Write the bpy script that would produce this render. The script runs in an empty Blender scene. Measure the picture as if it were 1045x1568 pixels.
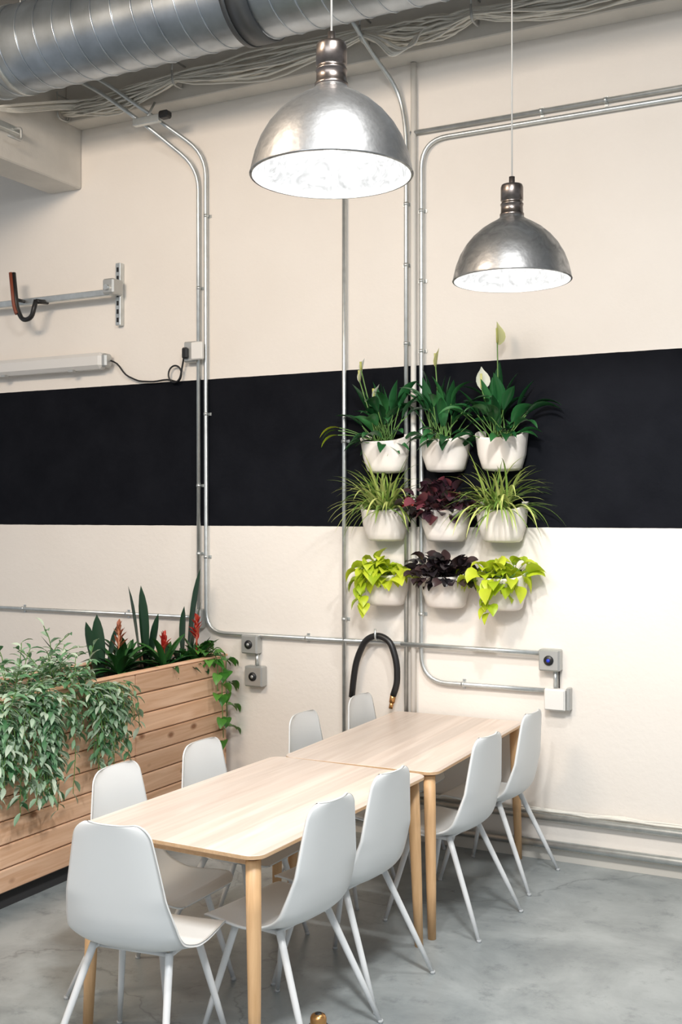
import bpy, math, random
from mathutils import Vector, Matrix
random.seed(7)
scene = bpy.context.scene
V = Vector
try:
    scene.view_settings.view_transform = 'Standard'
    scene.view_settings.look = 'None'
except Exception as e:
    print(e)

# ------------------------------------------------------------------ materials
def new_mat(name):
    m = bpy.data.materials.new(name); m.use_nodes = True
    nt = m.node_tree
    return m, nt, nt.nodes['Principled BSDF']

def simple(name, col, rough=.5, metal=0., noise=0.0, nscale=8, bump=0.0, bscale=60, coat=0, spec=None, dist=0, rvar=0):
    m, nt, b = new_mat(name)
    b.inputs['Base Color'].default_value = (*col, 1)
    b.inputs['Roughness'].default_value = rough
    b.inputs['Metallic'].default_value = metal
    if coat: b.inputs['Coat Weight'].default_value = coat
    if spec is not None: b.inputs['Specular IOR Level'].default_value = spec
    tc = nt.nodes.new('ShaderNodeTexCoord')
    if noise:
        n = nt.nodes.new('ShaderNodeTexNoise'); n.inputs['Scale'].default_value = nscale
        n.inputs['Detail'].default_value = 5; n.inputs['Distortion'].default_value = dist
        nt.links.new(tc.outputs['Object'], n.inputs['Vector'])
        r = nt.nodes.new('ShaderNodeValToRGB')
        r.color_ramp.elements[0].position = .3; r.color_ramp.elements[1].position = .7
        r.color_ramp.elements[0].color = (*[c*(1-noise) for c in col], 1)
        r.color_ramp.elements[1].color = (*[min(1, c*(1+noise)) for c in col], 1)
        nt.links.new(n.outputs['Fac'], r.inputs['Fac'])
        nt.links.new(r.outputs['Color'], b.inputs['Base Color'])
        if rvar:
            mr = nt.nodes.new('ShaderNodeMapRange'); mr.inputs['From Min'].default_value = .3; mr.inputs['From Max'].default_value = .7
            mr.inputs['To Min'].default_value = rough+rvar; mr.inputs['To Max'].default_value = rough-rvar
            nt.links.new(n.outputs['Fac'], mr.inputs['Value']); nt.links.new(mr.outputs[0], b.inputs['Roughness'])
    if bump:
        n2 = nt.nodes.new('ShaderNodeTexNoise'); n2.inputs['Scale'].default_value = bscale
        nt.links.new(tc.outputs['Object'], n2.inputs['Vector'])
        bp = nt.nodes.new('ShaderNodeBump'); bp.inputs['Strength'].default_value = bump
        bp.inputs['Distance'].default_value = .01
        nt.links.new(n2.outputs['Fac'], bp.inputs['Height'])
        nt.links.new(bp.outputs['Normal'], b.inputs['Normal'])
    return m

def leafmat(name, cols, rough=.38, trans=.0):
    m, nt, b = new_mat(name)
    g = nt.nodes.new('ShaderNodeNewGeometry')
    r = nt.nodes.new('ShaderNodeValToRGB')
    el = r.color_ramp.elements
    while len(el) < len(cols): el.new(.5)
    for i, c in enumerate(cols):
        el[i].position = i/(len(cols)-1); el[i].color = (*c, 1)
    nt.links.new(g.outputs['Random Per Island'], r.inputs['Fac'])
    nt.links.new(r.outputs['Color'], b.inputs['Base Color'])
    b.inputs['Roughness'].default_value = rough
    if trans:
        t = nt.nodes.new('ShaderNodeBsdfTranslucent')
        nt.links.new(r.outputs['Color'], t.inputs['Color'])
        mx = nt.nodes.new('ShaderNodeMixShader'); mx.inputs[0].default_value = trans
        nt.links.new(b.outputs[0], mx.inputs[1]); nt.links.new(t.outputs[0], mx.inputs[2])
        nt.links.new(mx.outputs[0], nt.nodes['Material Output'].inputs['Surface'])
    return m

def wood(name, c1, c2, axis, scale_long, scale_cross, island=True, stripes=0, knots=False, rough=.55, lohi=(.82, 1.12)):
    m, nt, b = new_mat(name)
    tc = nt.nodes.new('ShaderNodeTexCoord')
    mp = nt.nodes.new('ShaderNodeMapping')
    s = [scale_cross]*3; s[axis] = scale_long
    mp.inputs['Scale'].default_value = s
    add = nt.nodes.new('ShaderNodeVectorMath'); add.operation = 'ADD'
    g = nt.nodes.new('ShaderNodeNewGeometry')
    mul = nt.nodes.new('ShaderNodeMath'); mul.operation = 'MULTIPLY'; mul.inputs[1].default_value = 13.7
    nt.links.new(g.outputs['Random Per Island'], mul.inputs[0])
    nt.links.new(tc.outputs['Object'], add.inputs[0]); nt.links.new(mul.outputs[0], add.inputs[1])
    nt.links.new(add.outputs[0], mp.inputs['Vector'])
    n = nt.nodes.new('ShaderNodeTexNoise'); n.inputs['Scale'].default_value = 1; n.inputs['Detail'].default_value = 6
    n.inputs['Distortion'].default_value = 1.2
    nt.links.new(mp.outputs[0], n.inputs['Vector'])
    r = nt.nodes.new('ShaderNodeValToRGB')
    r.color_ramp.elements[0].position = .33; r.color_ramp.elements[1].position = .68
    r.color_ramp.elements[0].color = (*c2, 1); r.color_ramp.elements[1].color = (*c1, 1)
    nt.links.new(n.outputs['Fac'], r.inputs['Fac'])
    out = r.outputs['Color']
    hsv = nt.nodes.new('ShaderNodeHueSaturation')
    mr = nt.nodes.new('ShaderNodeMapRange'); mr.inputs['To Min'].default_value = lohi[0]; mr.inputs['To Max'].default_value = lohi[1]
    if stripes:
        sx = nt.nodes.new('ShaderNodeSeparateXYZ'); nt.links.new(tc.outputs['Object'], sx.inputs[0])
        mm = nt.nodes.new('ShaderNodeMath'); mm.operation = 'MULTIPLY'; mm.inputs[1].default_value = stripes
        fl = nt.nodes.new('ShaderNodeMath'); fl.operation = 'FLOOR'
        wn = nt.nodes.new('ShaderNodeTexWhiteNoise'); wn.noise_dimensions = '1D'
        nt.links.new(sx.outputs[0], mm.inputs[0]); nt.links.new(mm.outputs[0], fl.inputs[0]); nt.links.new(fl.outputs[0], wn.inputs['W'])
        nt.links.new(wn.outputs['Value'], mr.inputs['Value'])
    else:
        nt.links.new(g.outputs['Random Per Island'], mr.inputs['Value'])
    nt.links.new(mr.outputs[0], hsv.inputs['Value']); nt.links.new(out, hsv.inputs['Color'])
    out = hsv.outputs['Color']
    if knots:
        mp2 = nt.nodes.new('ShaderNodeMapping'); s2 = [7.5]*3; s2[axis] = 4.2; mp2.inputs['Scale'].default_value = s2
        nt.links.new(add.outputs[0], mp2.inputs['Vector'])
        vo = nt.nodes.new('ShaderNodeTexVoronoi'); vo.inputs['Scale'].default_value = 1
        nt.links.new(mp2.outputs[0], vo.inputs['Vector'])
        kr = nt.nodes.new('ShaderNodeValToRGB'); kr.color_ramp.elements[0].position = .07; kr.color_ramp.elements[1].position = .17
        kr.color_ramp.elements[0].color = (.9, .9, .9, 1); kr.color_ramp.elements[1].color = (0, 0, 0, 1)
        nt.links.new(vo.outputs['Distance'], kr.inputs['Fac'])
        mx = nt.nodes.new('ShaderNodeMix'); mx.data_type = 'RGBA'
        nt.links.new(kr.outputs['Color'], mx.inputs[0]); nt.links.new(out, mx.inputs[6]); mx.inputs[7].default_value = (.25, .10, .04, 1)
        out = mx.outputs[2]
    nt.links.new(out, b.inputs['Base Color'])
    b.inputs['Roughness'].default_value = rough
    return m

# ------------------------------------------------------------------ mesh builder
class MB:
    def __init__(s): s.v = []; s.f = []; s.m = []; s.sm = []; s.mats = []
    def mi(s, mat):
        if mat not in s.mats: s.mats.append(mat)
        return s.mats.index(mat)
    def face(s, idx, mat, smooth=True):
        s.f.append(idx); s.m.append(s.mi(mat)); s.sm.append(smooth)
    def box(s, lo, hi, mat, bev=0.0, M=None):
        lo, hi = V(lo), V(hi)
        c = (lo+hi)/2; h = (hi-lo)/2
        b = min(bev, min(h)*.9)
        if b <= 0:
            vs = [V((x, y, z)) for x in (lo.x, hi.x) for y in (lo.y, hi.y) for z in (lo.z, hi.z)]
            fs = [(0, 1, 3, 2), (4, 6, 7, 5), (0, 4, 5, 1), (2, 3, 7, 6), (0, 2, 6, 4), (1, 5, 7, 3)]
        else:
            vs = []; idx = {}
            for sx in (-1, 1):
                for sy in (-1, 1):
                    for sz in (-1, 1):
                        for a in range(3):
                            p = [h.x-b, h.y-b, h.z-b]; p[a] += b
                            idx[(sx, sy, sz, a)] = len(vs)
                            vs.append(c+V((sx*p[0], sy*p[1], sz*p[2])))
            fs = []
            for a in range(3):
                o1, o2 = [k for k in range(3) if k != a]
                for sg in (-1, 1):
                    q = []
                    for (p1, p2) in ((-1, -1), (1, -1), (1, 1), (-1, 1)):
                        t = [0, 0, 0]; t[a] = sg; t[o1] = p1; t[o2] = p2
                        q.append(idx[(*t, a)])
                    fs.append(tuple(q))
            for a in range(3):
                o1, o2 = [k for k in range(3) if k != a]
                for p1 in (-1, 1):
                    for p2 in (-1, 1):
                        t1 = [0]*3; t1[a] = -1; t1[o1] = p1; t1[o2] = p2
                        t2 = list(t1); t2[a] = 1
                        fs.append((idx[(*t1, o1)], idx[(*t2, o1)], idx[(*t2, o2)], idx[(*t1, o2)]))
            for sx in (-1, 1):
                for sy in (-1, 1):
                    for sz in (-1, 1):
                        fs.append(tuple(idx[(sx, sy, sz, a)] for a in range(3)))
        o = len(s.v)
        for p in vs: s.v.append(M @ p if M else p)
        for f in fs: s.face([o+i for i in f], mat, False)
    def tube(s, pts, r, mat, n=10, caps=True, smooth=True):
        pts = [V(p) for p in pts]
        rs = r if isinstance(r, (list, tuple)) else [r]*len(pts)
        o = len(s.v); prev = None
        for i, p in enumerate(pts):
            if i == 0: d = pts[1]-p
            elif i == len(pts)-1: d = p-pts[i-1]
            else: d = (pts[i+1]-p).normalized()+(p-pts[i-1]).normalized()
            if d.length < 1e-9: d = V((0, 0, 1))
            d.normalize()
            if prev is None:
                a = d.orthogonal().normalized()
            else:
                a = prev-d*prev.dot(d)
                if a.length < 1e-6: a = d.orthogonal()
                a.normalize()
            prev = a; bb = d.cross(a)
            for k in range(n):
                t = 2*math.pi*k/n
                s.v.append(p+(a*math.cos(t)+bb*math.sin(t))*rs[i])
        for i in range(len(pts)-1):
            for k in range(n):
                k2 = (k+1) % n
                s.face([o+i*n+k, o+i*n+k2, o+(i+1)*n+k2, o+(i+1)*n+k], mat, smooth)
        if caps:
            s.face([o+k for k in range(n)][::-1], mat, False)
            s.face([o+(len(pts)-1)*n+k for k in range(n)], mat, False)
    def revolve(s, prof, mat, c=(0, 0, 0), n=48, M=None):
        o = len(s.v); c = V(c)
        for (r, z) in prof:
            for k in range(n):
                t = 2*math.pi*k/n
                p = V((r*math.cos(t), r*math.sin(t), z))
                if M: p = M @ p
                s.v.append(p+c)
        for i in range(len(prof)-1):
            for k in range(n):
                k2 = (k+1) % n
                s.face([o+i*n+k, o+i*n+k2, o+(i+1)*n+k2, o+(i+1)*n+k], mat)
    def leaf(s, base, d, length, width, droop, mat, prof='lance', segs=6, fold=.18, petiole=0, pr=.002, pmat=None, roll=0, twist=0):
        P = {'lance': [.1, .6, .95, 1, .8, .45, .02], 'strap': [.6, .85, 1, 1, .9, .6, .03],
             'heart': [.55, .98, 1, .85, .6, .3, .02], 'round': [.5, .9, 1.02, 1, .85, .55, .15],
             'blade': [.8, 1, 1, .9, .75, .5, .03], 'spathe': [.25, .8, 1, .95, .7, .3, .01],
             'sword': [.55, .75, .92, 1, .95, .7, .02]}[prof]
        pos = V(base); d = V(d).normalized()
        if petiole:
            pts = [pos.copy()]
            for i in range(4):
                pos = pos+d*petiole/4; d = (d+V((0, 0, -droop*.25/4))).normalized(); pts.append(pos.copy())
            s.tube(pts, pr, pmat or mat, n=4, caps=False)
        side = d.cross(V((0, 0, 1)))
        if side.length < .05: side = V((random.uniform(-1, 1), random.uniform(-1, 1), 0))
        side.normalize()
        if roll: side = Matrix.Rotation(roll, 3, d) @ side
        o = len(s.v)
        for i in range(segs+1):
            t = i/segs; x = t*6; k = min(5, int(x)); w = (P[k]+(P[k+1]-P[k])*(x-k))*width
            sd = side-d*side.dot(d); sd.normalize(); up = sd.cross(d)
            s.v += [pos+sd*w/2+up*fold*w, pos.copy(), pos-sd*w/2+up*fold*w]
            pos = pos+d*length/segs
            d = (d+V((0, 0, -droop/segs))).normalized()
            if twist: side = Matrix.Rotation(twist/segs, 3, d) @ side
        for i in range(segs):
            a = o+i*3
            s.face([a, a+1, a+4, a+3], mat); s.face([a+1, a+2, a+5, a+4], mat)
        return pos
    def build(s, name, loc=(0, 0, 0), rot=0):
        me = bpy.data.meshes.new(name)
        me.from_pydata([tuple(p) for p in s.v], [], s.f)
        for m in s.mats: me.materials.append(m)
        me.polygons.foreach_set('material_index', s.m)
        me.polygons.foreach_set('use_smooth', s.sm)
        me.update()
        ob = bpy.data.objects.new(name, me)
        ob.location = loc; ob.rotation_euler = (0, 0, rot)
        scene.collection.objects.link(ob)
        return ob

def fillet(pts, rad, n=6):
    pts = [V(p) for p in pts]; out = [pts[0]]
    for i in range(1, len(pts)-1):
        a, b, c = pts[i-1], pts[i], pts[i+1]
        r = min(rad, (a-b).length*.48, (c-b).length*.48)
        p0 = b+(a-b).normalized()*r; p1 = b+(c-b).normalized()*r
        for k in range(n+1):
            t = k/n
            out.append(p0*(1-t)**2+b*2*t*(1-t)+p1*t*t)
    out.append(pts[-1]); return out

# ------------------------------------------------------------------ material set
WY = 5.90   # wall plane
def wall_material():
    m, nt, b = new_mat('painted_wall')
    g = nt.nodes.new('ShaderNodeNewGeometry'); sx = nt.nodes.new('ShaderNodeSeparateXYZ')
    nt.links.new(g.outputs['Position'], sx.inputs[0])
    n = nt.nodes.new('ShaderNodeTexNoise'); n.inputs['Scale'].default_value = 14; n.inputs['Detail'].default_value = 3
    nt.links.new(g.outputs['Position'], n.inputs['Vector'])
    wob = nt.nodes.new('ShaderNodeMath'); wob.operation = 'MULTIPLY_ADD'; wob.inputs[1].default_value = .004
    nt.links.new(n.outputs['Fac'], wob.inputs[0]); nt.links.new(sx.outputs[2], wob.inputs[2])
    gt = nt.nodes.new('ShaderNodeMath'); gt.operation = 'GREATER_THAN'; gt.inputs[1].default_value = 1.798
    lt = nt.nodes.new('ShaderNodeMath'); lt.operation = 'LESS_THAN'; lt.inputs[1].default_value = 2.724
    nt.links.new(wob.outputs[0], gt.inputs[0]); nt.links.new(wob.outputs[0], lt.inputs[0])
    an = nt.nodes.new('ShaderNodeMath'); an.operation = 'MULTIPLY'
    nt.links.new(gt.outputs[0], an.inputs[0]); nt.links.new(lt.outputs[0], an.inputs[1])
    n2 = nt.nodes.new('ShaderNodeTexNoise'); n2.inputs['Scale'].default_value = 1.3; n2.inputs['Detail'].default_value = 6
    nt.links.new(g.outputs['Position'], n2.inputs['Vector'])
    cr = nt.nodes.new('ShaderNodeValToRGB')
    cr.color_ramp.elements[0].position = .3; cr.color_ramp.elements[1].position = .7
    cr.color_ramp.elements[0].color = (.81, .76, .70, 1); cr.color_ramp.elements[1].color = (.85, .805, .75, 1)
    nt.links.new(n2.outputs['Fac'], cr.inputs['Fac'])
    n6 = nt.nodes.new('ShaderNodeTexNoise'); n6.inputs['Scale'].default_value = 5; n6.inputs['Detail'].default_value = 7
    nt.links.new(g.outputs['Position'], n6.inputs['Vector'])
    br = nt.nodes.new('ShaderNodeValToRGB'); br.color_ramp.elements[0].position = .3; br.color_ramp.elements[1].position = .75
    br.color_ramp.elements[0].color = (.0042, .0050, .0078, 1); br.color_ramp.elements[1].color = (.0078, .0088, .0125, 1)
    nt.links.new(n6.outputs['Fac'], br.inputs['Fac'])
    mx = nt.nodes.new('ShaderNodeMix'); mx.data_type = 'RGBA'
    nt.links.new(an.outputs[0], mx.inputs[0]); nt.links.new(cr.outputs['Color'], mx.inputs[6])
    nt.links.new(br.outputs['Color'], mx.inputs[7])
    nt.links.new(mx.outputs[2], b.inputs['Base Color'])
    b.inputs['Roughness'].default_value = .8
    b.inputs['Specular IOR Level'].default_value = .10
    n3 = nt.nodes.new('ShaderNodeTexNoise'); n3.inputs['Scale'].default_value = 35; n3.inputs['Detail'].default_value = 4
    nt.links.new(g.outputs['Position'], n3.inputs['Vector'])
    bp = nt.nodes.new('ShaderNodeBump'); bp.inputs['Strength'].default_value = .15; bp.inputs['Distance'].default_value = .01
    nt.links.new(n3.outputs['Fac'], bp.inputs['Height']); nt.links.new(bp.outputs[0], b.inputs['Normal'])
    return m

def floor_material():
    m, nt, b = new_mat('painted_concrete')
    g = nt.nodes.new('ShaderNodeNewGeometry')
    n = nt.nodes.new('ShaderNodeTexNoise'); n.inputs['Scale'].default_value = 1.8; n.inputs['Detail'].default_value = 9
    n.inputs['Roughness'].default_value = .68; n.inputs['Distortion'].default_value = .4
    nt.links.new(g.outputs['Position'], n.inputs['Vector'])
    cr = nt.nodes.new('ShaderNodeValToRGB')
    e = cr.color_ramp.elements
    e[0].position = .36; e[0].color = (.205, .23, .238, 1); e[1].position = .62; e[1].color = (.35, .38, .385, 1)
    nt.links.new(n.outputs['Fac'], cr.inputs['Fac'])
    n5 = nt.nodes.new('ShaderNodeTexNoise'); n5.inputs['Scale'].default_value = 7; n5.inputs['Detail'].default_value = 8; n5.inputs['Roughness'].default_value = .75
    nt.links.new(g.outputs['Position'], n5.inputs['Vector'])
    sr = nt.nodes.new('ShaderNodeValToRGB'); sr.color_ramp.elements[0].position = .54; sr.color_ramp.elements[1].position = .68
    sr.color_ramp.elements[0].color = (1, 1, 1, 1); sr.color_ramp.elements[1].color = (.68, .69, .70, 1)
    nt.links.new(n5.outputs['Fac'], sr.inputs['Fac'])
    vo = nt.nodes.new('ShaderNodeTexVoronoi'); vo.feature = 'DISTANCE_TO_EDGE'; vo.inputs['Scale'].default_value = .45
    n4 = nt.nodes.new('ShaderNodeTexNoise'); n4.inputs['Scale'].default_value = 1.8; n4.inputs['Detail'].default_value = 6
    nt.links.new(g.outputs['Position'], n4.inputs['Vector'])
    ad = nt.nodes.new('ShaderNodeVectorMath'); ad.operation = 'ADD'
    nt.links.new(g.outputs['Position'], ad.inputs[0]); nt.links.new(n4.outputs['Color'], ad.inputs[1])
    nt.links.new(ad.outputs[0], vo.inputs['Vector'])
    kr = nt.nodes.new('ShaderNodeValToRGB'); kr.color_ramp.elements[0].color = (.68, .68, .68, 1)
    kr.color_ramp.elements[0].position = 0; kr.color_ramp.elements[1].position = .005; kr.color_ramp.elements[1].color = (1, 1, 1, 1)
    nt.links.new(vo.outputs['Distance'], kr.inputs['Fac'])
    mx0 = nt.nodes.new('ShaderNodeMix'); mx0.data_type = 'RGBA'; mx0.blend_type = 'MULTIPLY'; mx0.inputs[0].default_value = 1
    nt.links.new(cr.outputs['Color'], mx0.inputs[6]); nt.links.new(sr.outputs['Color'], mx0.inputs[7])
    mx = nt.nodes.new('ShaderNodeMix'); mx.data_type = 'RGBA'; mx.blend_type = 'MULTIPLY'; mx.inputs[0].default_value = 1
    nt.links.new(mx0.outputs[2], mx.inputs[6]); nt.links.new(kr.outputs['Color'], mx.inputs[7])
    nt.links.new(mx.outputs[2], b.inputs['Base Color'])
    rr = nt.nodes.new('ShaderNodeMapRange'); rr.inputs['To Min'].default_value = .18; rr.inputs['To Max'].default_value = .5
    nt.links.new(n.outputs['Fac'], rr.inputs['Value']); nt.links.new(rr.outputs[0], b.inputs['Roughness'])
    bp = nt.nodes.new('ShaderNodeBump'); bp.inputs['Strength'].default_value = .15; bp.inputs['Distance'].default_value = .01
    nt.links.new(n.outputs['Fac'], bp.inputs['Height']); nt.links.new(bp.outputs[0], b.inputs['Normal'])
    return m

M_wall = wall_material(); M_floor = floor_material()
M_ceil = simple('ceiling_paint', (.50, .50, .49), .8, noise=.04)
M_beam = simple('beam_paint', (.62, .595, .55), .6, noise=.06, nscale=5, bump=.1)
M_cond = simple('galvanised_conduit', (.62, .65, .65), .4, .85, noise=.1, nscale=20)
M_condw = simple('painted_pipe', (.78, .76, .71), .5)
M_duct = simple('spiral_duct_steel', (.44, .49, .54), .33, 1.0, noise=.2, nscale=6, bump=.08, bscale=12)
M_ductd = simple('duct_collar', (.10, .11, .12), .45, .8)
M_chair = simple('chair_plastic', (.75, .775, .78), .40, noise=.01, nscale=3)
M_chairleg = simple('chair_leg_enamel', (.72, .74, .75), .35)
M_glide = simple('chair_glide', (.5, .52, .53), .6)
M_top = wood('table_ash_veneer', (.80, .69, .61), (.68, .56, .48), 1, 1.2, 20, stripes=11, rough=.36, lohi=(.82, 1.05))
M_edge = wood('table_ply_edge', (.70, .48, .29), (.60, .39, .22), 1, 3, 50, rough=.5)
M_leg = wood('table_leg_ash', (.70, .45, .24), (.58, .35, .17), 2, 3, 45, rough=.45)
M_cedar = wood('cedar_boards', (.90, .60, .41), (.72, .42, .25), 1, 1.6, 26, knots=True, rough=.6, lohi=(.82, 1.12))
M_dark = simple('dark_base', (.03, .03, .032), .8)
M_soil = simple('potting_soil', (.035, .022, .014), .95, noise=.4, nscale=60, bump=.6)
M_pot = simple('pot_plastic', (.82, .77, .72), .5)
M_dome = simple('galvanised_shade', (.38, .385, .39), .41, 1.0, noise=.38, nscale=13, bump=.14, bscale=30, dist=1.5, rvar=.08)
M_copper = simple('socket_bronze', (.22, .19, .175), .3, 1.0, noise=.3, nscale=25)
M_inner = simple('shade_enamel', (.62, .63, .64), .5, noise=.36, nscale=13, bump=.5, bscale=22, dist=3.5)
M_cord = simple('cord', (.55, .55, .53), .5)
M_black = simple('black_rubber', (.012, .012, .013), .4)
M_brass = simple('brass', (.7, .38, .15), .3, 1.0)
M_box = simple('outlet_box_steel', (.50, .51, .50), .45, .6, noise=.06)
M_white = simple('white_plastic', (.80, .79, .76), .4)
M_lens = simple('fixture_lens', (.72, .71, .69), .3)
M_cable = simple('cable_white', (.78, .75, .68), .6)
M_orange = simple('hook_brown_strap', (.22, .055, .028), .5)
M_blue = simple('blue_plastic', (.02, .05, .6), .4)
M_trim = simple('trim_paint', (.62, .60, .55), .6)

mb_, nt_, b_ = new_mat('bulb_glow')
b_.inputs['Emission Color'].default_value = (1, .97, .92, 1); b_.inputs['Emission Strength'].default_value = 3
M_bulb = mb_

L_lily = leafmat('lily_leaf', [(.010, .05, .016), (.018, .10, .03), (.04, .17, .05)], .28)
L_spathe = leafmat('lily_spathe', [(.88, .90, .82), (.85, .88, .72)], .5, .3)
L_spathy = leafmat('lily_spathe_yellow', [(.68, .70, .22), (.8, .8, .4)], .5, .3)
L_spider = leafmat('spider_leaf', [(.06, .16, .03), (.25, .38, .07), (.6, .64, .22), (.10, .24, .04)], .4, .15)
L_dark = leafmat('heuchera_leaf', [(.010, .010, .012), (.03, .02, .025), (.06, .035, .035)], .32)
L_red = leafmat('begonia_leaf', [(.03, .012, .02), (.05, .02, .03), (.03, .02, .025), (.02, .02, .02), (.22, .05, .07), (.02, .03, .02)], .32)
L_neon = leafmat('neon_pothos_leaf', [(.36, .52, .02), (.5, .62, .03), (.62, .7, .05)], .4, .25)
L_trad = leafmat('tradescantia_leaf', [(.05, .17, .07), (.14, .31, .15), (.30, .46, .30), (.45, .58, .44), (.6, .7, .55)], .45, .15)
L_stem = leafmat('green_stem', [(.10, .22, .05), (.16, .3, .08)], .5)
L_snake = leafmat('snake_leaf', [(.01, .035, .018), (.02, .06, .03)], .35)
L_brom = leafmat('bromeliad_leaf', [(.012, .05, .015), (.02, .09, .022), (.04, .14, .03)], .28)
L_bract = leafmat('bromeliad_bract', [(.4, .02, .02), (.6, .05, .03), (.5, .10, .06)], .4, .1)
L_bracto = leafmat('bromeliad_bract_orange', [(.35, .10, .05), (.5, .2, .10)], .4, .1)
L_pothos = leafmat('pothos_leaf', [(.03, .14, .02), (.06, .22, .03), (.12, .32, .05)], .35)

# ------------------------------------------------------------------ room shell
m = MB(); m.box((-8, -5, -.12), (4, 6.1, 0), M_floor); m.build('floor')
m = MB(); m.box((-8, WY, 0), (4, WY+.2, 4.95), M_wall); m.build('wall_back')
m = MB(); m.box((-8, -5, 4.95), (4, 6.1, 5.1), M_ceil); m.build('ceiling')
m = MB(); m.box((-5.0, 5.74, 4.455), (4, WY-.001, 4.949), M_beam, .006); m.build('ledger_beam')
m = MB(); m.box((-5.27, 1.0, 4.06), (-5.0, WY-.001, 4.949), M_beam, .008)
m.build('roof_beam')
m = MB()
m.box((-4.999, 4.5, 4.23), (-4.95, 5.28, 4.27), M_cond, .004)
m.tube(fillet([(-4.95, 5.22, 4.25), (-4.90, 5.22, 4.25), (-4.90, 5.22, 4.17), (-4.90, 5.10, 4.17)], .02, 3), .009, M_box, n=8)
m.build('beam_bracket')

# ------------------------------------------------------------------ spiral duct
def duct():
    m = MB(); r = .245; Y = 5.0; Z = 4.607
    x0, x1 = -4.99, 3.6
    pts = [(x0+(x1-x0)*i/40, Y, Z) for i in range(41)]
    m.tube(pts, r, M_duct, n=56)
    n = 28; pitch = .135; turns = int((x1-x0)/pitch)
    hp = [(x0+pitch*k/n, Y+(r+.001)*math.cos(2*math.pi*k/n), Z+(r+.001)*math.sin(2*math.pi*k/n)) for k in range(turns*n)]
    m.tube(hp, .0055, M_duct, n=5)
    c = -3.06
    m.tube([(c-.07, Y, Z), (c-.069, Y, Z), (c+.06, Y, Z), (c+.061, Y, Z)], [r+.004, r+.016, r+.016, r+.004], M_ductd, n=56)
    m.tube([(c-.09, Y, Z), (c-.06, Y, Z)], r+.02, M_ductd, n=56)
    for x in (-4.7, -1.3, 1.5):
        m.tube([(x-.015, Y, Z), (x+.015, Y, Z)], r+.009, M_cond, n=56)
        m.tube([(x, Y, Z+r), (x, Y, 4.945)], .006, M_cond, n=6)
    return m.build('spiral_duct')
duct()

# ------------------------------------------------------------------ conduits on the wall
cy = WY-.025
def strap(m, x, z, r, vert=True):
    if vert: m.box((x-r-.014, WY-.007, z-.009), (x+r+.014, WY-.001, z+.009), M_cond); m.tube([(x, cy, z-.009), (x, cy, z+.009)], r+.003, M_cond, n=10)
    else:
        m.box((x-.009, WY-.007, z-r-.014), (x+.009, WY-.001, z+r+.014), M_cond); m.tube([(x-.009, cy, z), (x+.009, cy, z)], r+.003, M_cond, n=10)
def conduit(path, r=.013, vs=(), hs=(), rad=.14, mat=None, name='conduit', n=6):
    m = MB(); m.tube(fillet(path, rad, n), r, mat or M_cond)
    for (x, z) in vs: strap(m, x, z, r)
    for (x, z) in hs: strap(m, x, z, r, False)
    return m.build(name)
conduit([(-4.93, 5.42, 4.78), (-4.55, 5.54, 4.60), (-4.26, 5.68, 4.37), (-3.98, cy, 4.14), (-3.975, cy, 1.125), (-2.62, cy, 1.125)],
        vs=[(-3.977, z) for z in (3.75, 2.5, 1.6)], hs=[(-3.25, 1.125)])
conduit([(-2.62, cy-.02, 1.125), (-1.80, cy-.02, 1.12)])
conduit([(-4.96, 5.42, 4.73), (-4.61, 5.54, 4.56), (-4.32, 5.68, 4.33), (-4.035, cy, 4.06), (-4.032, cy, 1.27)],
        vs=[(-4.032, z) for z in (3.3, 2.05, 1.62)])
conduit([(-7.5, cy, 1.215), (-4.075, cy, 1.215)], r=.012, hs=[(-5.5, 1.215), (-4.6, 1.215)])
conduit([(-2.998, cy, 4.45), (-2.998, cy, .28)], vs=[(-2.998, z) for z in (3.9, 2.3, 1.25)])
conduit([(-2.80, 5.50, 4.66), (-2.74, 5.66, 4.50), (-2.64, cy, 4.30), (-2.598, cy, 4.08), (-2.598, cy, .28)], vs=[(-2.598, z) for z in (3.65, 3.3, 2.85, 2.0)])
conduit([(-2.553, cy+.002, 4.45), (-2.553, cy+.002, .28)], r=.017, mat=M_condw, name='painted_pipe')
conduit([(3.9, cy, 4.0), (-2.503, cy, 4.0), (-2.503, cy, .917), (-1.78, cy, .917)], rad=.16, n=8, vs=[(-2.503, z) for z in (3.6, 3.2, 2.8, 1.95, 1.3)], hs=[(-2.25, .917)])
conduit([(-2.57, cy, 4.052), (3.9, cy, 4.052)], hs=[(-1.8, 4.052), (-1.45, 4.052), (-.6, 4.052)])
m = MB()
m.box((-4.36, 5.62, 4.30), (-4.16, 5.66, 4.345), M_cond, .004)
m.box((-4.15, 5.60, 4.31), (-4.08, 5.66, 4.355), M_black, .01)
m.tube([(-4.26, 5.64, 4.34), (-4.26, 5.72, 4.46)], .008, M_cond)
m.build('conduit_clamp')
m = MB(); m.box((-4.07, WY-.07, 1.15), (-3.99, WY-.001, 1.27), M_box, .006); m.build('outlet_box')
conduit([(-3.72, WY-.03, .235), (3.9, WY-.03, .235)], r=.02)
conduit([(-3.72, WY-.045, .095), (3.9, WY-.045, .095)], r=.022)
m = MB()
for k in range(6):
    pts = [(-3.7+.18*i, WY-.03+random.uniform(-.008, .008), .268+random.uniform(-.006, .014)) for i in range(40)]
    m.tube(pts, .006, M_cable, n=5)
m.build('floor_cable_bundle')
m = MB(); m.box((-7.9, WY-.014, 0), (3.9, WY-.001, .06), M_trim); m.build('baseboard_back')

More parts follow.
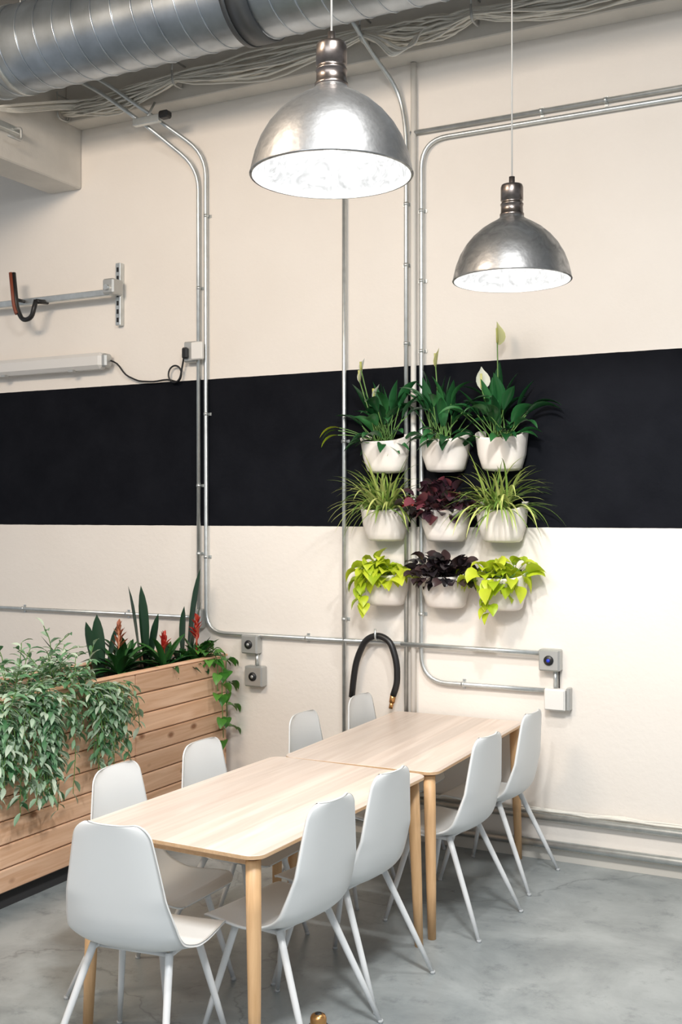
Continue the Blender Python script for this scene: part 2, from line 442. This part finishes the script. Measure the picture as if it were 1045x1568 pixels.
def outlet(name, x, z, s, lens=True, white=False, h=None):
    m = MB(); h = h or s
    m.box((x-s/2, WY-.065, z-h/2), (x+s/2, WY-.001, z+h/2), M_white if white else M_box, .006)
    m.box((x-s/2+.006, WY-.07, z-h/2+.006), (x+s/2-.006, WY-.064, z+h/2-.006), M_white if white else M_box, .002)
    if lens:
        Mx = Matrix.Rotation(math.pi/2, 3, 'X')
        m.revolve([(.0, .009), (.024, .009), (.027, .004), (.027, 0)], M_black, (x, WY-.07, z), 20, Mx)
        m.revolve([(.0, .012), (.010, .012), (.010, .008)], M_blue if x > -2 else M_box, (x, WY-.07, z), 12, Mx)
    return m
m = outlet('', -3.635, 1.07, .115); m.tube([(-3.60, cy, 1.01), (-3.60, cy, .94)], .012, M_cond); m.build('outlet_box')
m = outlet('', -3.605, .875, .125); m.build('outlet_box')
m = outlet('', -1.745, 1.085, .115); m.tube([(-1.72, cy, 1.03), (-1.72, cy, .935)], .012, M_cond)
m.tube([(-1.70, cy, 1.03), (-1.70, cy, .935)], .004, M_black, n=6); m.build('outlet_box')
m = outlet('', -1.715, .875, .115, False, True)
m.box((-1.655, WY-.05, .82), (-1.635, WY-.001, .94), M_box, .003); m.build('junction_box')

# ------------------------------------------------------------------ fluorescent fixture etc.
m = MB()
m.box((-6.1, WY-.11, 2.825), (-4.75, WY-.02, 2.935), M_lens, .025)
m.box((-4.76, WY-.10, 2.835), (-4.715, WY-.03, 2.925), M_box, .012)
for x in (-5.9, -5.3, -4.9): m.box((x-.015, WY-.03, 2.84), (x+.015, WY-.001, 2.92), M_box)
for x in (-5.6, -5.0): m.box((x-.02, WY-.115, 2.815), (x+.02, WY-.07, 2.83), M_box)
m.build('tube_light_fixture')
m = MB()
c = [(-4.712, WY-.05, 2.88), (-4.66, WY-.05, 2.86), (-4.6, WY-.04, 2.78), (-4.5, WY-.03, 2.735), (-4.38, WY-.03, 2.725), (-4.27, WY-.03, 2.735)]
for k in range(17):
    t = 2*math.pi*k/14-1.2
    c.append((-4.21+.05*math.cos(t), WY-.03-.0006*k, 2.765+.055*math.sin(t)))
c += [(-4.15, WY-.04, 2.80), (-4.13, WY-.05, 2.86), (-4.12, WY-.06, 2.885)]
m.tube(fillet(c, .03, 2), .006, M_black, n=6)
m.build('power_cord')
m = outlet('', -4.075, 2.895, .09, False, False, .13)
m.box((-4.115, WY-.10, 2.85), (-4.075, WY-.07, 2.92), M_black, .008)
m.box((-4.05, WY-.09, 2.84), (-3.965, WY-.06, 2.95), M_white, .006); m.build('wall_socket')

m = MB()
m.box((-7.2, WY-.13, 3.295), (-4.66, WY-.09, 3.335), M_cond, .004)
m.box((-4.68, WY-.045, 3.11), (-4.64, WY-.001, 3.52), M_cond, .003)
m.box((-4.705, WY-.15, 3.30), (-4.615, WY-.04, 3.40), M_box, .01)
m.tube([(-4.66, WY-.17, 3.34), (-4.66, WY-.05, 3.34)], .018, M_cond)
for k in range(7): m.box((-4.668, WY-.047, 3.13+.055*k), (-4.652, WY-.044, 3.16+.055*k), M_black)
m.build('strut_channel')
m = MB()
hx = -5.33
pts = fillet([(hx-.09, WY-.20, 3.50), (hx-.06, WY-.20, 3.26), (hx-.01, WY-.20, 3.17), (hx+.07, WY-.20, 3.18), (hx+.11, WY-.20, 3.30)], .06, 5)
m.tube(pts, .016, M_black, n=8)
m.tube([p+V((-.012, -.012, 0)) for p in pts[:7]], .014, M_orange, n=6)
m.tube([(hx+.11, WY-.20, 3.29), (hx+.12, WY-.10, 3.30)], .016, M_black, n=8)
m.tube([(hx-.06, WY-.20, 3.315), (hx-.06, WY-.12, 3.315)], .012, M_black, n=8)
m.build('storage_hook')

# cable bundle on hooks
m = MB()
hooks = [(-5.6, 4.42), (-4.95, 4.50), (-4.04, 4.56), (-2.76, 4.58), (-2.10, 4.56), (-.9, 4.57), (.6, 4.57), (2.5, 4.57)]
for k in range(30):
    pts = []
    oy = random.uniform(-.04, .04); oz = random.uniform(-.04, .035); ph = random.uniform(0, 6)
    for i in range(1, len(hooks)-1):
        (xa, za), (xb, zb) = hooks[i], hooks[i+1]
        N = 10
        sg = random.uniform(.01, .08)
        for j in range(N):
            t = j/N; s4 = 4*t*(1-t)
            pts.append((xa+(xb-xa)*t, 5.655+oy*(.5+.5*s4)+.012*math.sin(ph+9*t+i), za+(zb-za)*t-sg*s4+oz*(.6+.7*s4)+.008*math.sin(ph*2+14*t)))
    m.tube(pts, .0065, M_cable, n=5)
for k in range(7):
    ox = random.uniform(-.025, .025)
    m.tube(fillet([(-2.76+ox, 5.62, 4.56), (-2.64+ox, 5.6, 4.50), (-2.54+ox, 5.6, 4.40+ox), (-2.45+ox, 5.6, 4.42), (-2.42+ox, 5.63, 4.50+ox), (-2.3, 5.65, 4.54)], .06, 4), .006, M_cable, n=5)
for k in range(12):
    ox = random.uniform(-.03, .03)
    m.tube(fillet([(-4.80+ox, 5.66, 4.52+ox), (-4.91, 5.55, 4.50+ox), (-4.93+ox*.3, 5.2, 4.37+ox), (-4.93+ox*.3, 4.98, 4.30)], .1, 4), .006, M_cable, n=5)
for (x, z) in hooks[1:]:
    m.tube(fillet([(x, 5.738, z+.09), (x, 5.60, z+.09), (x, 5.60, z+.11)], .02, 3), .006, M_box, n=6)
    m.tube(fillet([(x, 5.735, z+.06), (x, 5.715, z-.055), (x, 5.61, z-.06), (x, 5.595, z+.02)], .03, 4), .007, M_box, n=6)
    m.tube([(x, 5.60, z+.02), (x, 5.60, z+.10)], .005, M_box, n=6)
m.build('ceiling_cable_bundle')

# ------------------------------------------------------------------ hose
m = MB()
hp = [(-2.93, WY-.06, .80), (-2.92, WY-.06, .90), (-2.90, WY-.06, 1.02), (-2.84, WY-.065, 1.14), (-2.76, WY-.065, 1.175), (-2.68, WY-.065, 1.14), (-2.635, WY-.07, 1.02), (-2.635, WY-.07, .90), (-2.66, WY-.07, .83)]
m.tube(fillet(hp, .07, 5), .019, M_black, n=12)
m.tube([(-2.66, WY-.07, .835), (-2.668, WY-.07, .79)], .017, M_brass, n=12)
m.tube([(-2.668, WY-.07, .79), (-2.676, WY-.07, .755)], .012, M_brass, n=12)
m.tube(fillet([(-2.76, WY-.001, 1.15), (-2.76, WY-.10, 1.145), (-2.76, WY-.10, 1.21)], .02, 3), .006, M_cond, n=6)
m.build('rubber_hose')

# ------------------------------------------------------------------ chair
def chair_mesh():
    m = MB()
    prof = [(-.216, .862), (-.210, .815), (-.202, .74), (-.194, .66), (-.186, .585), (-.176, .52), (-.155, .462), (-.108, .425), (-.035, .409), (.05, .410), (.13, .422), (.20, .428), (.242, .410)]
    hw = [.135, .147, .163, .179, .194, .207, .214, .213, .214, .220, .220, .214, .200]
    def cr(a, b, c, d, t):
        return .5*((2*b)+(-a+c)*t+(2*a-5*b+4*c-d)*t*t+(-a+3*b-3*c+d)*t**3)
    S = []
    n = len(prof); sub = 4
    for i in range(n-1):
        g = lambda arr, k: arr[max(0, min(n-1, k))]
        for j in range(sub + (1 if i == n-2 else 0)):
            t = j/sub
            S.append(tuple(cr(*[g(prof, i+k)[q] for k in (-1, 0, 1, 2)], t) for q in (0, 1))+(cr(*[g(hw, i+k) for k in (-1, 0, 1, 2)], t),))
    L = [0]
    for i in range(1, len(S)): L.append(L[-1]+math.hypot(S[i][0]-S[i-1][0], S[i][1]-S[i-1][1]))
    T = L[-1]; NX = 20; R = .05
    th = .0045
    P = []
    S2 = []
    for i in range(len(S)-1):
        k = 4 if (L[i] < R or T-L[i+1] < R) else 1
        for j in range(k):
            t = j/k; S2.append((tuple(S[i][q]*(1-t)+S[i+1][q]*t for q in range(3)), L[i]*(1-t)+L[i+1]*t))
    S2.append((S[-1], T))
    for i, ((y, z, w), l0) in enumerate(S2):
        d0 = l0; d1 = T-l0
        cut = 0
        for dd in (d0, d1):
            if dd < R: cut = max(cut, R-math.sqrt(max(0, R*R-(R-dd)**2)))
        ww = w-cut*.95
        a = max(0, i-1); b = min(len(S2)-1, i+1)
        ty, tz = S2[b][0][0]-S2[a][0][0], S2[b][0][1]-S2[a][0][1]; l = math.hypot(ty, tz); ty /= l; tz /= l
        ny, nz = -tz, ty
        frac = l0/T
        curl = .016 if frac < .3 else (.016+.022*math.sin(math.pi*(frac-.3)/.4) if frac < .7 else .016-.014*(frac-.7)/.3)
        row = []
        for k in range(NX+1):
            u = -1+2*k/NX
            uu = math.sin(u*math.pi/2)*.5+u*.5
            off = curl*abs(uu)**3
            row.append((V((uu*ww, y+ny*off, z+nz*off)), V((0, ny, nz))))
        P.append(row)
    o = len(m.v); W = NX+1; H = len(P)
    for row in P:
        for (p, nn) in row: m.v.append(p+nn*th)
    o2 = len(m.v)
    for row in P:
        for (p, nn) in row: m.v.append(p-nn*th)
    for i in range(H-1):
        for k in range(NX):
            a = i*W+k
            m.face([o+a, o+a+1, o+a+W+1, o+a+W], M_chair)
            m.face([o2+a, o2+a+W, o2+a+W+1, o2+a+1], M_chair)
    for i in range(H-1):
        for k in (0, NX):
            a = i*W+k; m.face([o+a, o+a+W, o2+a+W, o2+a], M_chair)
    for i in (0, H-1):
        for k in range(NX):
            a = i*W+k; m.face([o+a, o+a+1, o2+a+1, o2+a], M_chair)
    for sx in (-1, 1):
        m.tube([(sx*.14, .13, .402), (sx*.14, -.08, .402)], .009, M_chairleg, n=8)
        for (ty_, fy) in ((.115, .215), (-.075, -.262)):
            t0 = V((sx*.145, ty_, .412)); f0 = V((sx*.222, fy, .006))
            m.tube([t0, t0+(f0-t0)*.15, t0+(f0-t0)*.6, f0], [.014, .0135, .012, .009], M_chairleg, n=12)
            m.tube([f0-V((0, 0, .006)), f0+V((0, 0, .006))], .0105, M_glide, n=10)
    for y in (.115, -.055):
        m.tube([(-.14, y, .399), (.14, y, .399)], .008, M_chairleg, n=8)
    return m
cm = chair_mesh()
ch0 = cm.build('dining_chair')
places = [(-2.352, 3.09, 7), (-2.035, 3.53, 83), (-2.03, 4.02, 84), (-1.93, 4.86, 84), (-1.935, 5.52, 88),
          (-2.65, 3.57, -90), (-2.62, 4.13, -90), (-2.56, 4.95, -90), (-2.55, 5.58, -90)]
for i, (x, y, r) in enumerate(places):
    ob = ch0 if i == 0 else bpy.data.objects.new('dining_chair', ch0.data)
    if i: scene.collection.objects.link(ob)
    ob.location = (x, y, 0); ob.rotation_euler = (0, 0, math.radians(r))

# ------------------------------------------------------------------ tables
def rrect(hx, hy, r, n=8):
    out = []
    for (cx, cy_, a0) in ((hx-r, hy-r, 0), (-hx+r, hy-r, 90), (-hx+r, -hy+r, 180), (hx-r, -hy+r, 270)):
        for k in range(n+1):
            a = math.radians(a0+90*k/n); out.append((cx+r*math.cos(a), cy_+r*math.sin(a)))
    return out
def table(name, cx, cy_, L, W, rot, power=False):
    m = MB(); H = .74
    rings = []
    for (ins, z) in ((-.002, H), (0, H-.002), (0, H-.014), (-.022, H-.024)):
        rr = rrect(W/2+ins, L/2+ins, .055)
        o = len(m.v); m.v += [V((x, y, z)) for x, y in rr]; rings.append((o, len(rr)))
    n = rings[0][1]
    m.face([rings[0][0]+k for k in range(n)], M_top, False)
    for i in range(3):
        a, b = rings[i][0], rings[i+1][0]
        for k in range(n):
            k2 = (k+1) % n; m.face([a+k, b+k, b+k2, a+k2], M_edge if i else M_top, i > 1)
    m.face([rings[3][0]+k for k in range(n)][::-1], M_edge, False)
    ax, ay = W/2-.10, L/2-.10
    for sx in (-1, 1):
        m.box((sx*ax-.009, -ay, H-.065), (sx*ax+.009, ay, H-.024), M_edge, .002)
    for sy in (-1, 1):
        m.box((-ax, sy*ay-.009, H-.065), (ax, sy*ay+.009, H-.024), M_edge, .002)
    for sx in (-1, 1):
        for sy in (-1, 1):
            t0 = V((sx*(W/2-.050), sy*(L/2-.050), H-.025)); f0 = V((sx*(W/2-.030), sy*(L/2-.030), 0))
            m.tube([t0, t0.lerp(f0, .25), t0.lerp(f0, .7), f0], [.0265, .026, .022, .018], M_leg, n=20)
    if power:
        m.box((W/2-.16, L/2-.14, H-.12), (W/2-.10, L/2-.10, H-.03), M_black, .004)
        m.box((W/2-.15, L/2-.142, H-.11), (W/2-.11, L/2-.139, H-.06), M_blue)
    return m.build(name, (cx, cy_, 0), rot)
table('dining_table', -2.295, 3.825, 1.34, .79, math.radians(-2.0), True)
table('dining_table', -2.257, 5.19, 1.34, .77, math.radians(1.0))

# ------------------------------------------------------------------ pendant lamps
def pendant(x, y, z, R=.25, ceil=4.95, power=50):
    m = MB()
    out = [(1.0, 0), (1.008, .012), (1.0, .024), (.985, .10), (.945, .26), (.875, .44), (.78, .60), (.66, .745), (.52, .87), (.38, .96), (.27, 1.02), (.215, 1.06), (.20, 1.09)]
    inn = [(r*.975-.004, max(0.004, h-.02)) for r, h in out[3:-1]]
    m.revolve([(r*R, h*R) for r, h in out[2:]], M_dome, (0, 0, 0), 64)
    m.revolve([(r*R, h*R) for r, h in [(.975, .0), (1.0, 0), (1.008, .012), (1.0, .024)]], M_dome, (0, 0, 0), 64)
    m.revolve([(r*R, h*R) for r, h in [(.975, .0)]+inn+[(.02, 1.0)]], M_inner, (0, 0, 0), 64)
    sk = [(.20, 1.09), (.205, 1.10), (.205, 1.13), (.19, 1.14), (.185, 1.27), (.195, 1.28), (.195, 1.30), (.18, 1.31), (.175, 1.35), (.19, 1.36), (.19, 1.58), (.175, 1.62), (.06, 1.64), (.05, 1.66), (.05, 1.76), (.0, 1.77)]
    m.revolve([(r*R, h*R) for r, h in sk], M_copper, (0, 0, 0), 40)
    m.tube([(0, 0, 1.75*R), (0, 0, ceil-z-.03)], .0035, M_cord, n=8)
    m.revolve([(0, ceil-z-.035), (.05, ceil-z-.03), (.06, ceil-z-.001)], M_white, (0, 0, 0), 24)
    bz = .48*R
    m.revolve([(.022, bz+.056), (.018, bz+.075), (.016, R*.98)], M_white, (0, 0, 0), 24)
    m.revolve([(.0, bz-.047), (.021, bz-.043), (.037, bz-.029), (.045, bz), (.040, bz+.025), (.022, bz+.056)], M_bulb, (0, 0, 0), 24)
    ob = m.build('pendant_lamp', (x, y, z))
    ld = bpy.data.lights.new('pendant_downlight', 'SPOT'); ld.energy = power*1.25; ld.color = (1, .97, .93); ld.shadow_soft_size = .05
    ld.spot_size = math.radians(172); ld.spot_blend = .25
    lo = bpy.data.objects.new('pendant_downlight', ld); scene.collection.objects.link(lo)
    lo.location = (0, 0, .010); lo.parent = ob
    l2 = bpy.data.lights.new('pendant_bulb_light', 'POINT'); l2.energy = 2.3; l2.color = (1, .98, .96); l2.shadow_soft_size = .045
    lo2 = bpy.data.objects.new('pendant_bulb_light', l2); scene.collection.objects.link(lo2)
    lo2.location = (0, 0, .05); lo2.parent = ob
    return ob
pendant(-1.59, 3.03, 2.905)
pendant(-1.515, 4.53, 2.855)

# ------------------------------------------------------------------ wall pots
def add_pot(m, x, z, w=.145, h=.175, dp=.165):
    n = 24
    def ring(a, b, zz, raise_):
        o = len(m.v)
        for k in range(n+1):
            t = math.pi*k/n; c, s_ = math.cos(t), math.sin(t)
            e = .62
            px = a*math.copysign(abs(c)**e, c); py = b*abs(s_)**e
            m.v.append(V((x+px, WY-.05-py, z+zz+raise_*(1-abs(s_)**.8)**1.0)))
        nb = 8
        for k in range(1, nb):
            m.v.append(V((x-a+2*a*k/nb, WY-.046, z+zz+raise_)))
        return o, n+nb
    dp -= .03
    lv = [(.3, .3, -h/2-.004, 0), (.62, .62, -h/2, 0), (.74, .72, -h/2+.012, 0), (.80, .78, -h/2+.04, 0), (.90, .88, 0, 0), (.985, .975, h/2-.012, .045), (1.0, 1.0, h/2, .045), (.955, .95, h/2-.002, .045), (.90, .88, h/2-.035, .02)]
    R = [ring(w*a, dp*b, zz, r) for a, b, zz, r in lv]
    cnt = R[0][1]
    for i in range(len(R)-1):
        for k in range(cnt):
            k2 = (k+1) % cnt
            m.face([R[i][0]+k, R[i][0]+k2, R[i+1][0]+k2, R[i+1][0]+k], M_pot)
    m.face([R[0][0]+k for k in range(cnt)], M_pot)
    m.face([R[-1][0]+k for k in range(cnt)], M_soil, False)
    m.box((x-.07, WY-.048, z-.03), (x+.07, WY-.041, z+.09), M_pot, .003)
cols = [-2.705, -2.335, -2.005]; rows = [2.195, 1.805, 1.435]

def rdir(az_c, az_r, el_lo, el_hi):
    az = math.radians(az_c+random.uniform(-az_r, az_r)); el = math.radians(random.uniform(el_lo, el_hi))
    return V((math.cos(az)*math.cos(el), math.sin(az)*math.cos(el), math.sin(el)))

def peace_lily(x, z, seed, flowers, side=0):
    random.seed(seed); m = MB(); add_pot(m, x, z)
    b = V((x, WY-.11, z+.06))
    for k in range(28):
        d = rdir(-90+side*20, 130, 48, 88)
        if d.y > 0: d.y *= .15
        base = b+V((random.uniform(-.06, .06), random.uniform(-.03, .02), 0))
        m.leaf(base, d, random.uniform(.15, .22), random.uniform(.052, .072), random.uniform(.6, 1.6), L_lily, 'lance', segs=8, petiole=random.uniform(.10, .24), pr=.003, pmat=L_stem, roll=random.uniform(-.6, .6))
    for k in range(12):
        d = rdir(-90, 150, 15, 45)
        if d.y > 0: d.y *= .1
        m.leaf(b+V((random.uniform(-.06, .06), -.02, 0)), d, .14, .052, 1.2, L_lily, 'lance', petiole=random.uniform(.05, .13), pr=.003, pmat=L_stem, roll=random.uniform(-.5, .5))
    for (dx, dz, ln, mt) in flowers:
        top = V((x+dx, WY-.15, z+dz))
        mid = (b+top)/2+V((dx*.1, -.01, .02))
        m.tube(fillet([b, mid, top], .2, 5), .0035, L_stem, n=5)
        m.tube([top, top+V((0, -.008, ln*.6))], .007, L_spathy, n=6)
        m.leaf(top-V((0, -.012, .01)), (random.uniform(-.3, .3), .05, 1), ln, ln*.62, .1, mt, 'spathe', fold=.3, roll=random.uniform(-.3, .3))
    return m
m = peace_lily(cols[0], rows[0], 3, [(-.13, .44, .10, L_spathe), (-.04, .33, .10, L_spathe), (-.12, .50, .08, L_spathe)], -1)
for dx, dz, L_ in ((-.30, .06, .14), (-.36, .0, .13), (-.24, .0, .12)):
    m.leaf(V((cols[0]-.08, WY-.10, rows[0]+.10)), (dx, -.1, dz+.12), L_, .045, 1.6, L_lily if dx > -.3 else L_neon, petiole=.20, pr=.003, pmat=L_stem)
m.build('peace_lily_pot')
m = peace_lily(cols[1], rows[0], 5, [(-.03, .50, .11, L_spathy)]); m.build('peace_lily_pot')
m = peace_lily(cols[2], rows[0], 8, [(-.09, .36, .13, L_spathe), (.0, .60, .13, L_spathy)], 1); m.build('peace_lily_pot')

def spider(x, z, seed, lean=0):
    random.seed(seed); m = MB(); add_pot(m, x, z)
    b = V((x, WY-.11, z+.06))
    for k in range(120):
        d = rdir(-90+lean, 140, 25, 85)
        if d.y > 0: d.y *= .15
        m.leaf(b+V((random.uniform(-.06, .06), random.uniform(-.03, .03), 0)), d, random.uniform(.22, .40), random.uniform(.011, .018), random.uniform(.8, 2.8), L_spider, 'blade', segs=9, fold=.25)
    return m
spider(cols[0], rows[1], 11, -20).build('spider_plant_pot')
spider(cols[2], rows[1], 12).build('spider_plant_pot')

def bushy(x, z, seed, mat, n, size, prof, pet, el, droop):
    random.seed(seed); m = MB(); add_pot(m, x, z)
    b = V((x, WY-.105, z+.06))
    for k in range(n):
        d = rdir(-90, 130, *el)
        if d.y > 0: d.y *= .2
        s_ = random.uniform(.75, 1.25)*size
        m.leaf(b+V((random.uniform(-.10, .10), random.uniform(-.04, .02), 0)), d, s_, s_*.9, random.uniform(*droop), mat, prof, petiole=random.uniform(.3, 1)*pet, pr=.002, pmat=L_stem if mat is L_neon else mat, roll=random.uniform(-.8, .8))
    return m
m = bushy(cols[1], rows[1], 21, L_red, 130, .062, 'round', .17, (5, 88), (.5, 2))
for k in range(4):
    m.leaf(V((cols[1]-.10, WY-.12, rows[1]+.08)), (-.6-.1*k, -.3, .3+.1*k), .06, .045, 1, L_bract, 'heart', petiole=.09, pr=.002)
m.build('begonia_pot')
bushy(cols[1], rows[2], 22, L_dark, 130, .062, 'round', .14, (5, 85), (.6, 2)).build('heuchera_pot')
for c_, sd in ((cols[0], 31), (cols[2], 32)):
    m = bushy(c_, rows[2], sd, L_neon, 70, .088, 'heart', .13, (5, 75), (1.2, 3.2))
    sx = -1 if sd == 31 else -.3
    for k in range(9):
        base = V((c_+sx*random.uniform(.06, .13), WY-.19-random.uniform(0, .02), rows[2]+.08-.022*k))
        m.leaf(base, (random.uniform(-.6, .6), -.4, -.2), .08, .068, 2.2, L_neon, 'heart', roll=random.uniform(-.6, .6))
    m.build('neon_pothos_pot')

# ------------------------------------------------------------------ cedar planter box
def planter():
    m = MB()
    xf, xb = -3.80, -4.32; z0, z1 = .09, .99; nb = 8; bh = (z1-z0)/nb
    m.box((xf-.03, 2.21, z0), (xf-.021, 5.83, z1-.003), M_dark)
    segs = [(2.2, 3.55), (3.555, 4.93), (4.935, 5.84)]
    for (ya, yb) in segs:
        for k in range(nb):
            za = z0+k*bh
            m.box((xf-.02, ya, za+.0025), (xf, yb, za+bh-.0025), M_cedar, .006)
            m.box((xb, ya, za+.0025), (xb+.02, yb, za+bh-.0025), M_cedar, .006)
    for y in (2.2, 5.82):
        for k in range(nb):
            za = z0+k*bh; m.box((xb+.02, y, za+.002), (xf-.03, y+.02, za+bh-.002), M_cedar, .005)
    m.box((xf-.045, 2.19, z1), (xf+.004, 5.85, z1+.012), M_cedar, .003)
    m.box((xb-.004, 2.19, z1), (xb+.045, 5.85, z1+.012), M_cedar, .003)
    m.box((xb+.045, 5.80, z1), (xf-.045, 5.85, z1+.012), M_cedar, .003)
    m.box((xb+.02, 2.22, z1-.09), (xf-.03, 5.82, z1-.06), M_soil)
    m.box((xb+.05, 2.25, 0), (xf-.05, 5.80, z0), M_dark)  # recessed base coloured near-black to paint in the shadow below the boards
    m.build('cedar_planter_box')
planter()

def tradescantia():
    random.seed(77); m = MB()
    def stem(base, d, length, hang):
        pos = V(base); d = V(d).normalized(); pts = [pos.copy()]
        n = max(5, int(length/.032))
        for i in range(n):
            d = (d+V((random.uniform(-.14, .14), random.uniform(-.14, .14), -hang/n*2))).normalized()
            pos = pos+d*length/n
            if pos.z < 1.03 and -3.86 < pos.x < -3.775: pos.x = -3.775+random.uniform(0, .02)
            if pos.x > -3.66: pos.x = -3.66-random.uniform(0, .02)
            pts.append(pos.copy())
            side = d.cross(V((0, 0, 1)))
            if side.length < .1: side = V((0, 1, 0))
            side.normalize()
            if i % 2: side = -side
            ld = (d*.7+side*.9+V((random.uniform(-.3, .3), random.uniform(-.3, .3), random.uniform(-.1, .5)))).normalized()
            s_ = random.uniform(.8, 1.25)
            m.leaf(pos, ld, .066*s_, .023*s_, 1.0, L_trad, 'lance', segs=4, fold=.2, roll=random.uniform(-.6, .6))
        m.tube(pts, .0022, L_stem, n=4, caps=False)
    for k in range(225):
        y = random.uniform(2.9, 4.62)
        x = random.uniform(-4.15, -3.85)
        stem((x, y, .95), (random.uniform(-.3, .8), random.uniform(-.6, .4), random.uniform(.7, 1.6)), random.uniform(.20, .37), random.uniform(.4, 1.5))
    def clump(y0, y1, n, l0, l1):
        for k in range(n):
            y = random.uniform(y0, y1)
            stem((random.uniform(-3.92, -3.84), y, .98), (1, random.uniform(-.35, .35), random.uniform(.3, .8)), random.uniform(l0, l1), random.uniform(2.2, 3.2))
    clump(2.9, 4.2, 130, .25, .48)
    clump(3.5, 4.15, 26, .45, .60)
    clump(4.08, 4.2, 6, .60, .70)
    clump(4.22, 4.45, 12, .12, .25)
    clump(4.45, 4.68, 32, .22, .50)
    clump(4.66, 4.84, 8, .15, .3)
    m.build('trailing_tradescantia')
tradescantia()

def bromeliad(x, y, z, seed, mat, h, n=26, ln=.26):
    random.seed(seed); m = MB()
    m.tube([(x, y, z-.025), (x, y, z)], .02, L_brom, n=8)
    for k in range(n):
        d = rdir(0, 180, 15, 75)
        m.leaf((x, y, z-.02), d, random.uniform(.7, 1.15)*ln, .048, random.uniform(.5, 1.6), L_brom, 'strap', fold=.25)
    m.tube([(x, y, z), (x, y, z+h)], .006, mat, n=6)
    if mat is not L_brom:
        for k in range(18):
            t = k/18; d = rdir(0, 180, 25+40*t, 50+40*t)
            m.leaf((x, y, z+h*(.5+.5*t)), d, .08*(1-.4*t), .026, -.1, mat, 'lance', fold=.25)
    m.build('bromeliad')
bromeliad(-4.05, 5.10, .96, 41, L_bracto, .27)
bromeliad(-3.97, 5.42, .96, 42, L_bract, .18)
bromeliad(-3.90, 5.66, .96, 43, L_bract, .27, ln=.2)
bromeliad(-4.15, 5.28, .96, 45, L_brom, .10, 22)
bromeliad(-3.95, 5.56, .96, 46, L_brom, .10, 22, .2)

def snake(x, y, z, leaves):
    m = MB()
    for (dx, dy, ln, w) in leaves:
        m.leaf((x+dx*.2, y+dy*.2, z-.02), (dx, dy, 1), ln, w, -.05, L_snake, 'sword', segs=8, fold=.22, twist=.5, roll=random.uniform(-.4, .4))
    m.build('snake_plant')
random.seed(5)
snake(-4.13, 5.46, .96, [(-.02, -.05, .50, .075), (-.16, -.05, .50, .07), (.1, .1, .33, .07)])
snake(-4.02, 5.70, .96, [(.12, .05, .60, .08), (.0, .0, .36, .07), (.2, .02, .40, .06)])
snake(-4.16, 5.08, .96, [(-.1, -.15, .32, .07), (.02, -.1, .36, .075), (.16, .1, .30, .06), (-.6, -.5, .30, .03)])

def pothos():
    random.seed(9); m = MB()
    for (y, zend, x) in ((5.74, .50, -3.76), (5.80, .62, -3.77), (5.69, .80, -3.76)):
        pts = fillet([(-3.92, y, .97), (-3.84, y, 1.06), (x, y-.01, 1.0), (x+.01, y-.03, .8), (x-.005, y+.01, zend)], .08, 5)
        m.tube(pts, .003, L_stem, n=5)
        z = 1.05; k = 0
        while z > zend:
            z -= .07
            m.leaf((x+.005, y+random.uniform(-.02, .02), z), (.35, (-1)**k*.8, random.uniform(-.1, .5)), .08, .062, 1.5, L_pothos, 'heart', petiole=.03, pr=.0018, roll=random.uniform(-.5, .5)); k += 1
    for k in range(22):
        d = rdir(-30, 120, 10, 70)
        m.leaf((-3.90+random.uniform(-.04, .04), 5.72+random.uniform(-.05, .03), .96), d, .08, .065, 1.5, L_pothos, 'heart', petiole=.10, pr=.0018, roll=random.uniform(-.5, .5))
    m.build('trailing_pothos')
pothos()

m = MB()
m.revolve([(.0, .055), (.016, .054), (.026, .048), (.030, .038), (.030, .012)], M_brass, (0, 0, 0), 24)
m.revolve([(.030, .014), (.036, .012), (.036, 0)], M_black, (0, 0, 0), 24)
m.revolve([(.0, .057), (.012, .056), (.014, .053)], M_black, (0, 0, 0), 24)
m.build('floor_plug', (-1.93, 3.575, 0))

# ------------------------------------------------------------------ lights
def area(name, loc, target, size, power, col):
    ld = bpy.data.lights.new(name, 'AREA'); ld.shape = 'RECTANGLE'; ld.size = size[0]; ld.size_y = size[1]
    ld.energy = power; ld.color = col
    o = bpy.data.objects.new(name, ld); scene.collection.objects.link(o)
    o.location = loc; o.rotation_euler = (V(target)-V(loc)).to_track_quat('-Z', 'Y').to_euler()
area('warm_wall_fill', (-3.6, 1.2, 4.5), (-4.4, 5.9, 2.8), (1.6, .5), 105, (1, .81, .63))  # added unseen fill, no fixture modelled; warms the upper-left wall
area('overhead_fill', (-.6, 1.9, 4.15), (-.6, 2.8, 0), (.6, .6), 150, (1, .985, .96))  # added out-of-frame fill; brightens the wall below its own height
area('cool_rear_fill', (-1.2, -1.5, 4.6), (-2.0, 3.5, 0.5), (4, 2.5), 155, (.92, .96, 1))  # added unseen cool fill behind the camera, stands for no real opening
w = bpy.data.worlds.new('world'); scene.world = w; w.use_nodes = True
w.node_tree.nodes['Background'].inputs[0].default_value = (.90, .94, 1, 1)
w.node_tree.nodes['Background'].inputs[1].default_value = .45

# ------------------------------------------------------------------ camera
cd = bpy.data.cameras.new('camera'); cam = bpy.data.objects.new('camera', cd)
scene.collection.objects.link(cam); scene.camera = cam
cam.location = (0, 0, 1.87)
cam.rotation_euler = (math.radians(90), 0, math.radians(27.2))
cd.sensor_fit = 'VERTICAL'; cd.sensor_height = 36; cd.sensor_width = 24
cd.lens = 39.27; cd.shift_y = .002
cd.clip_end = 100
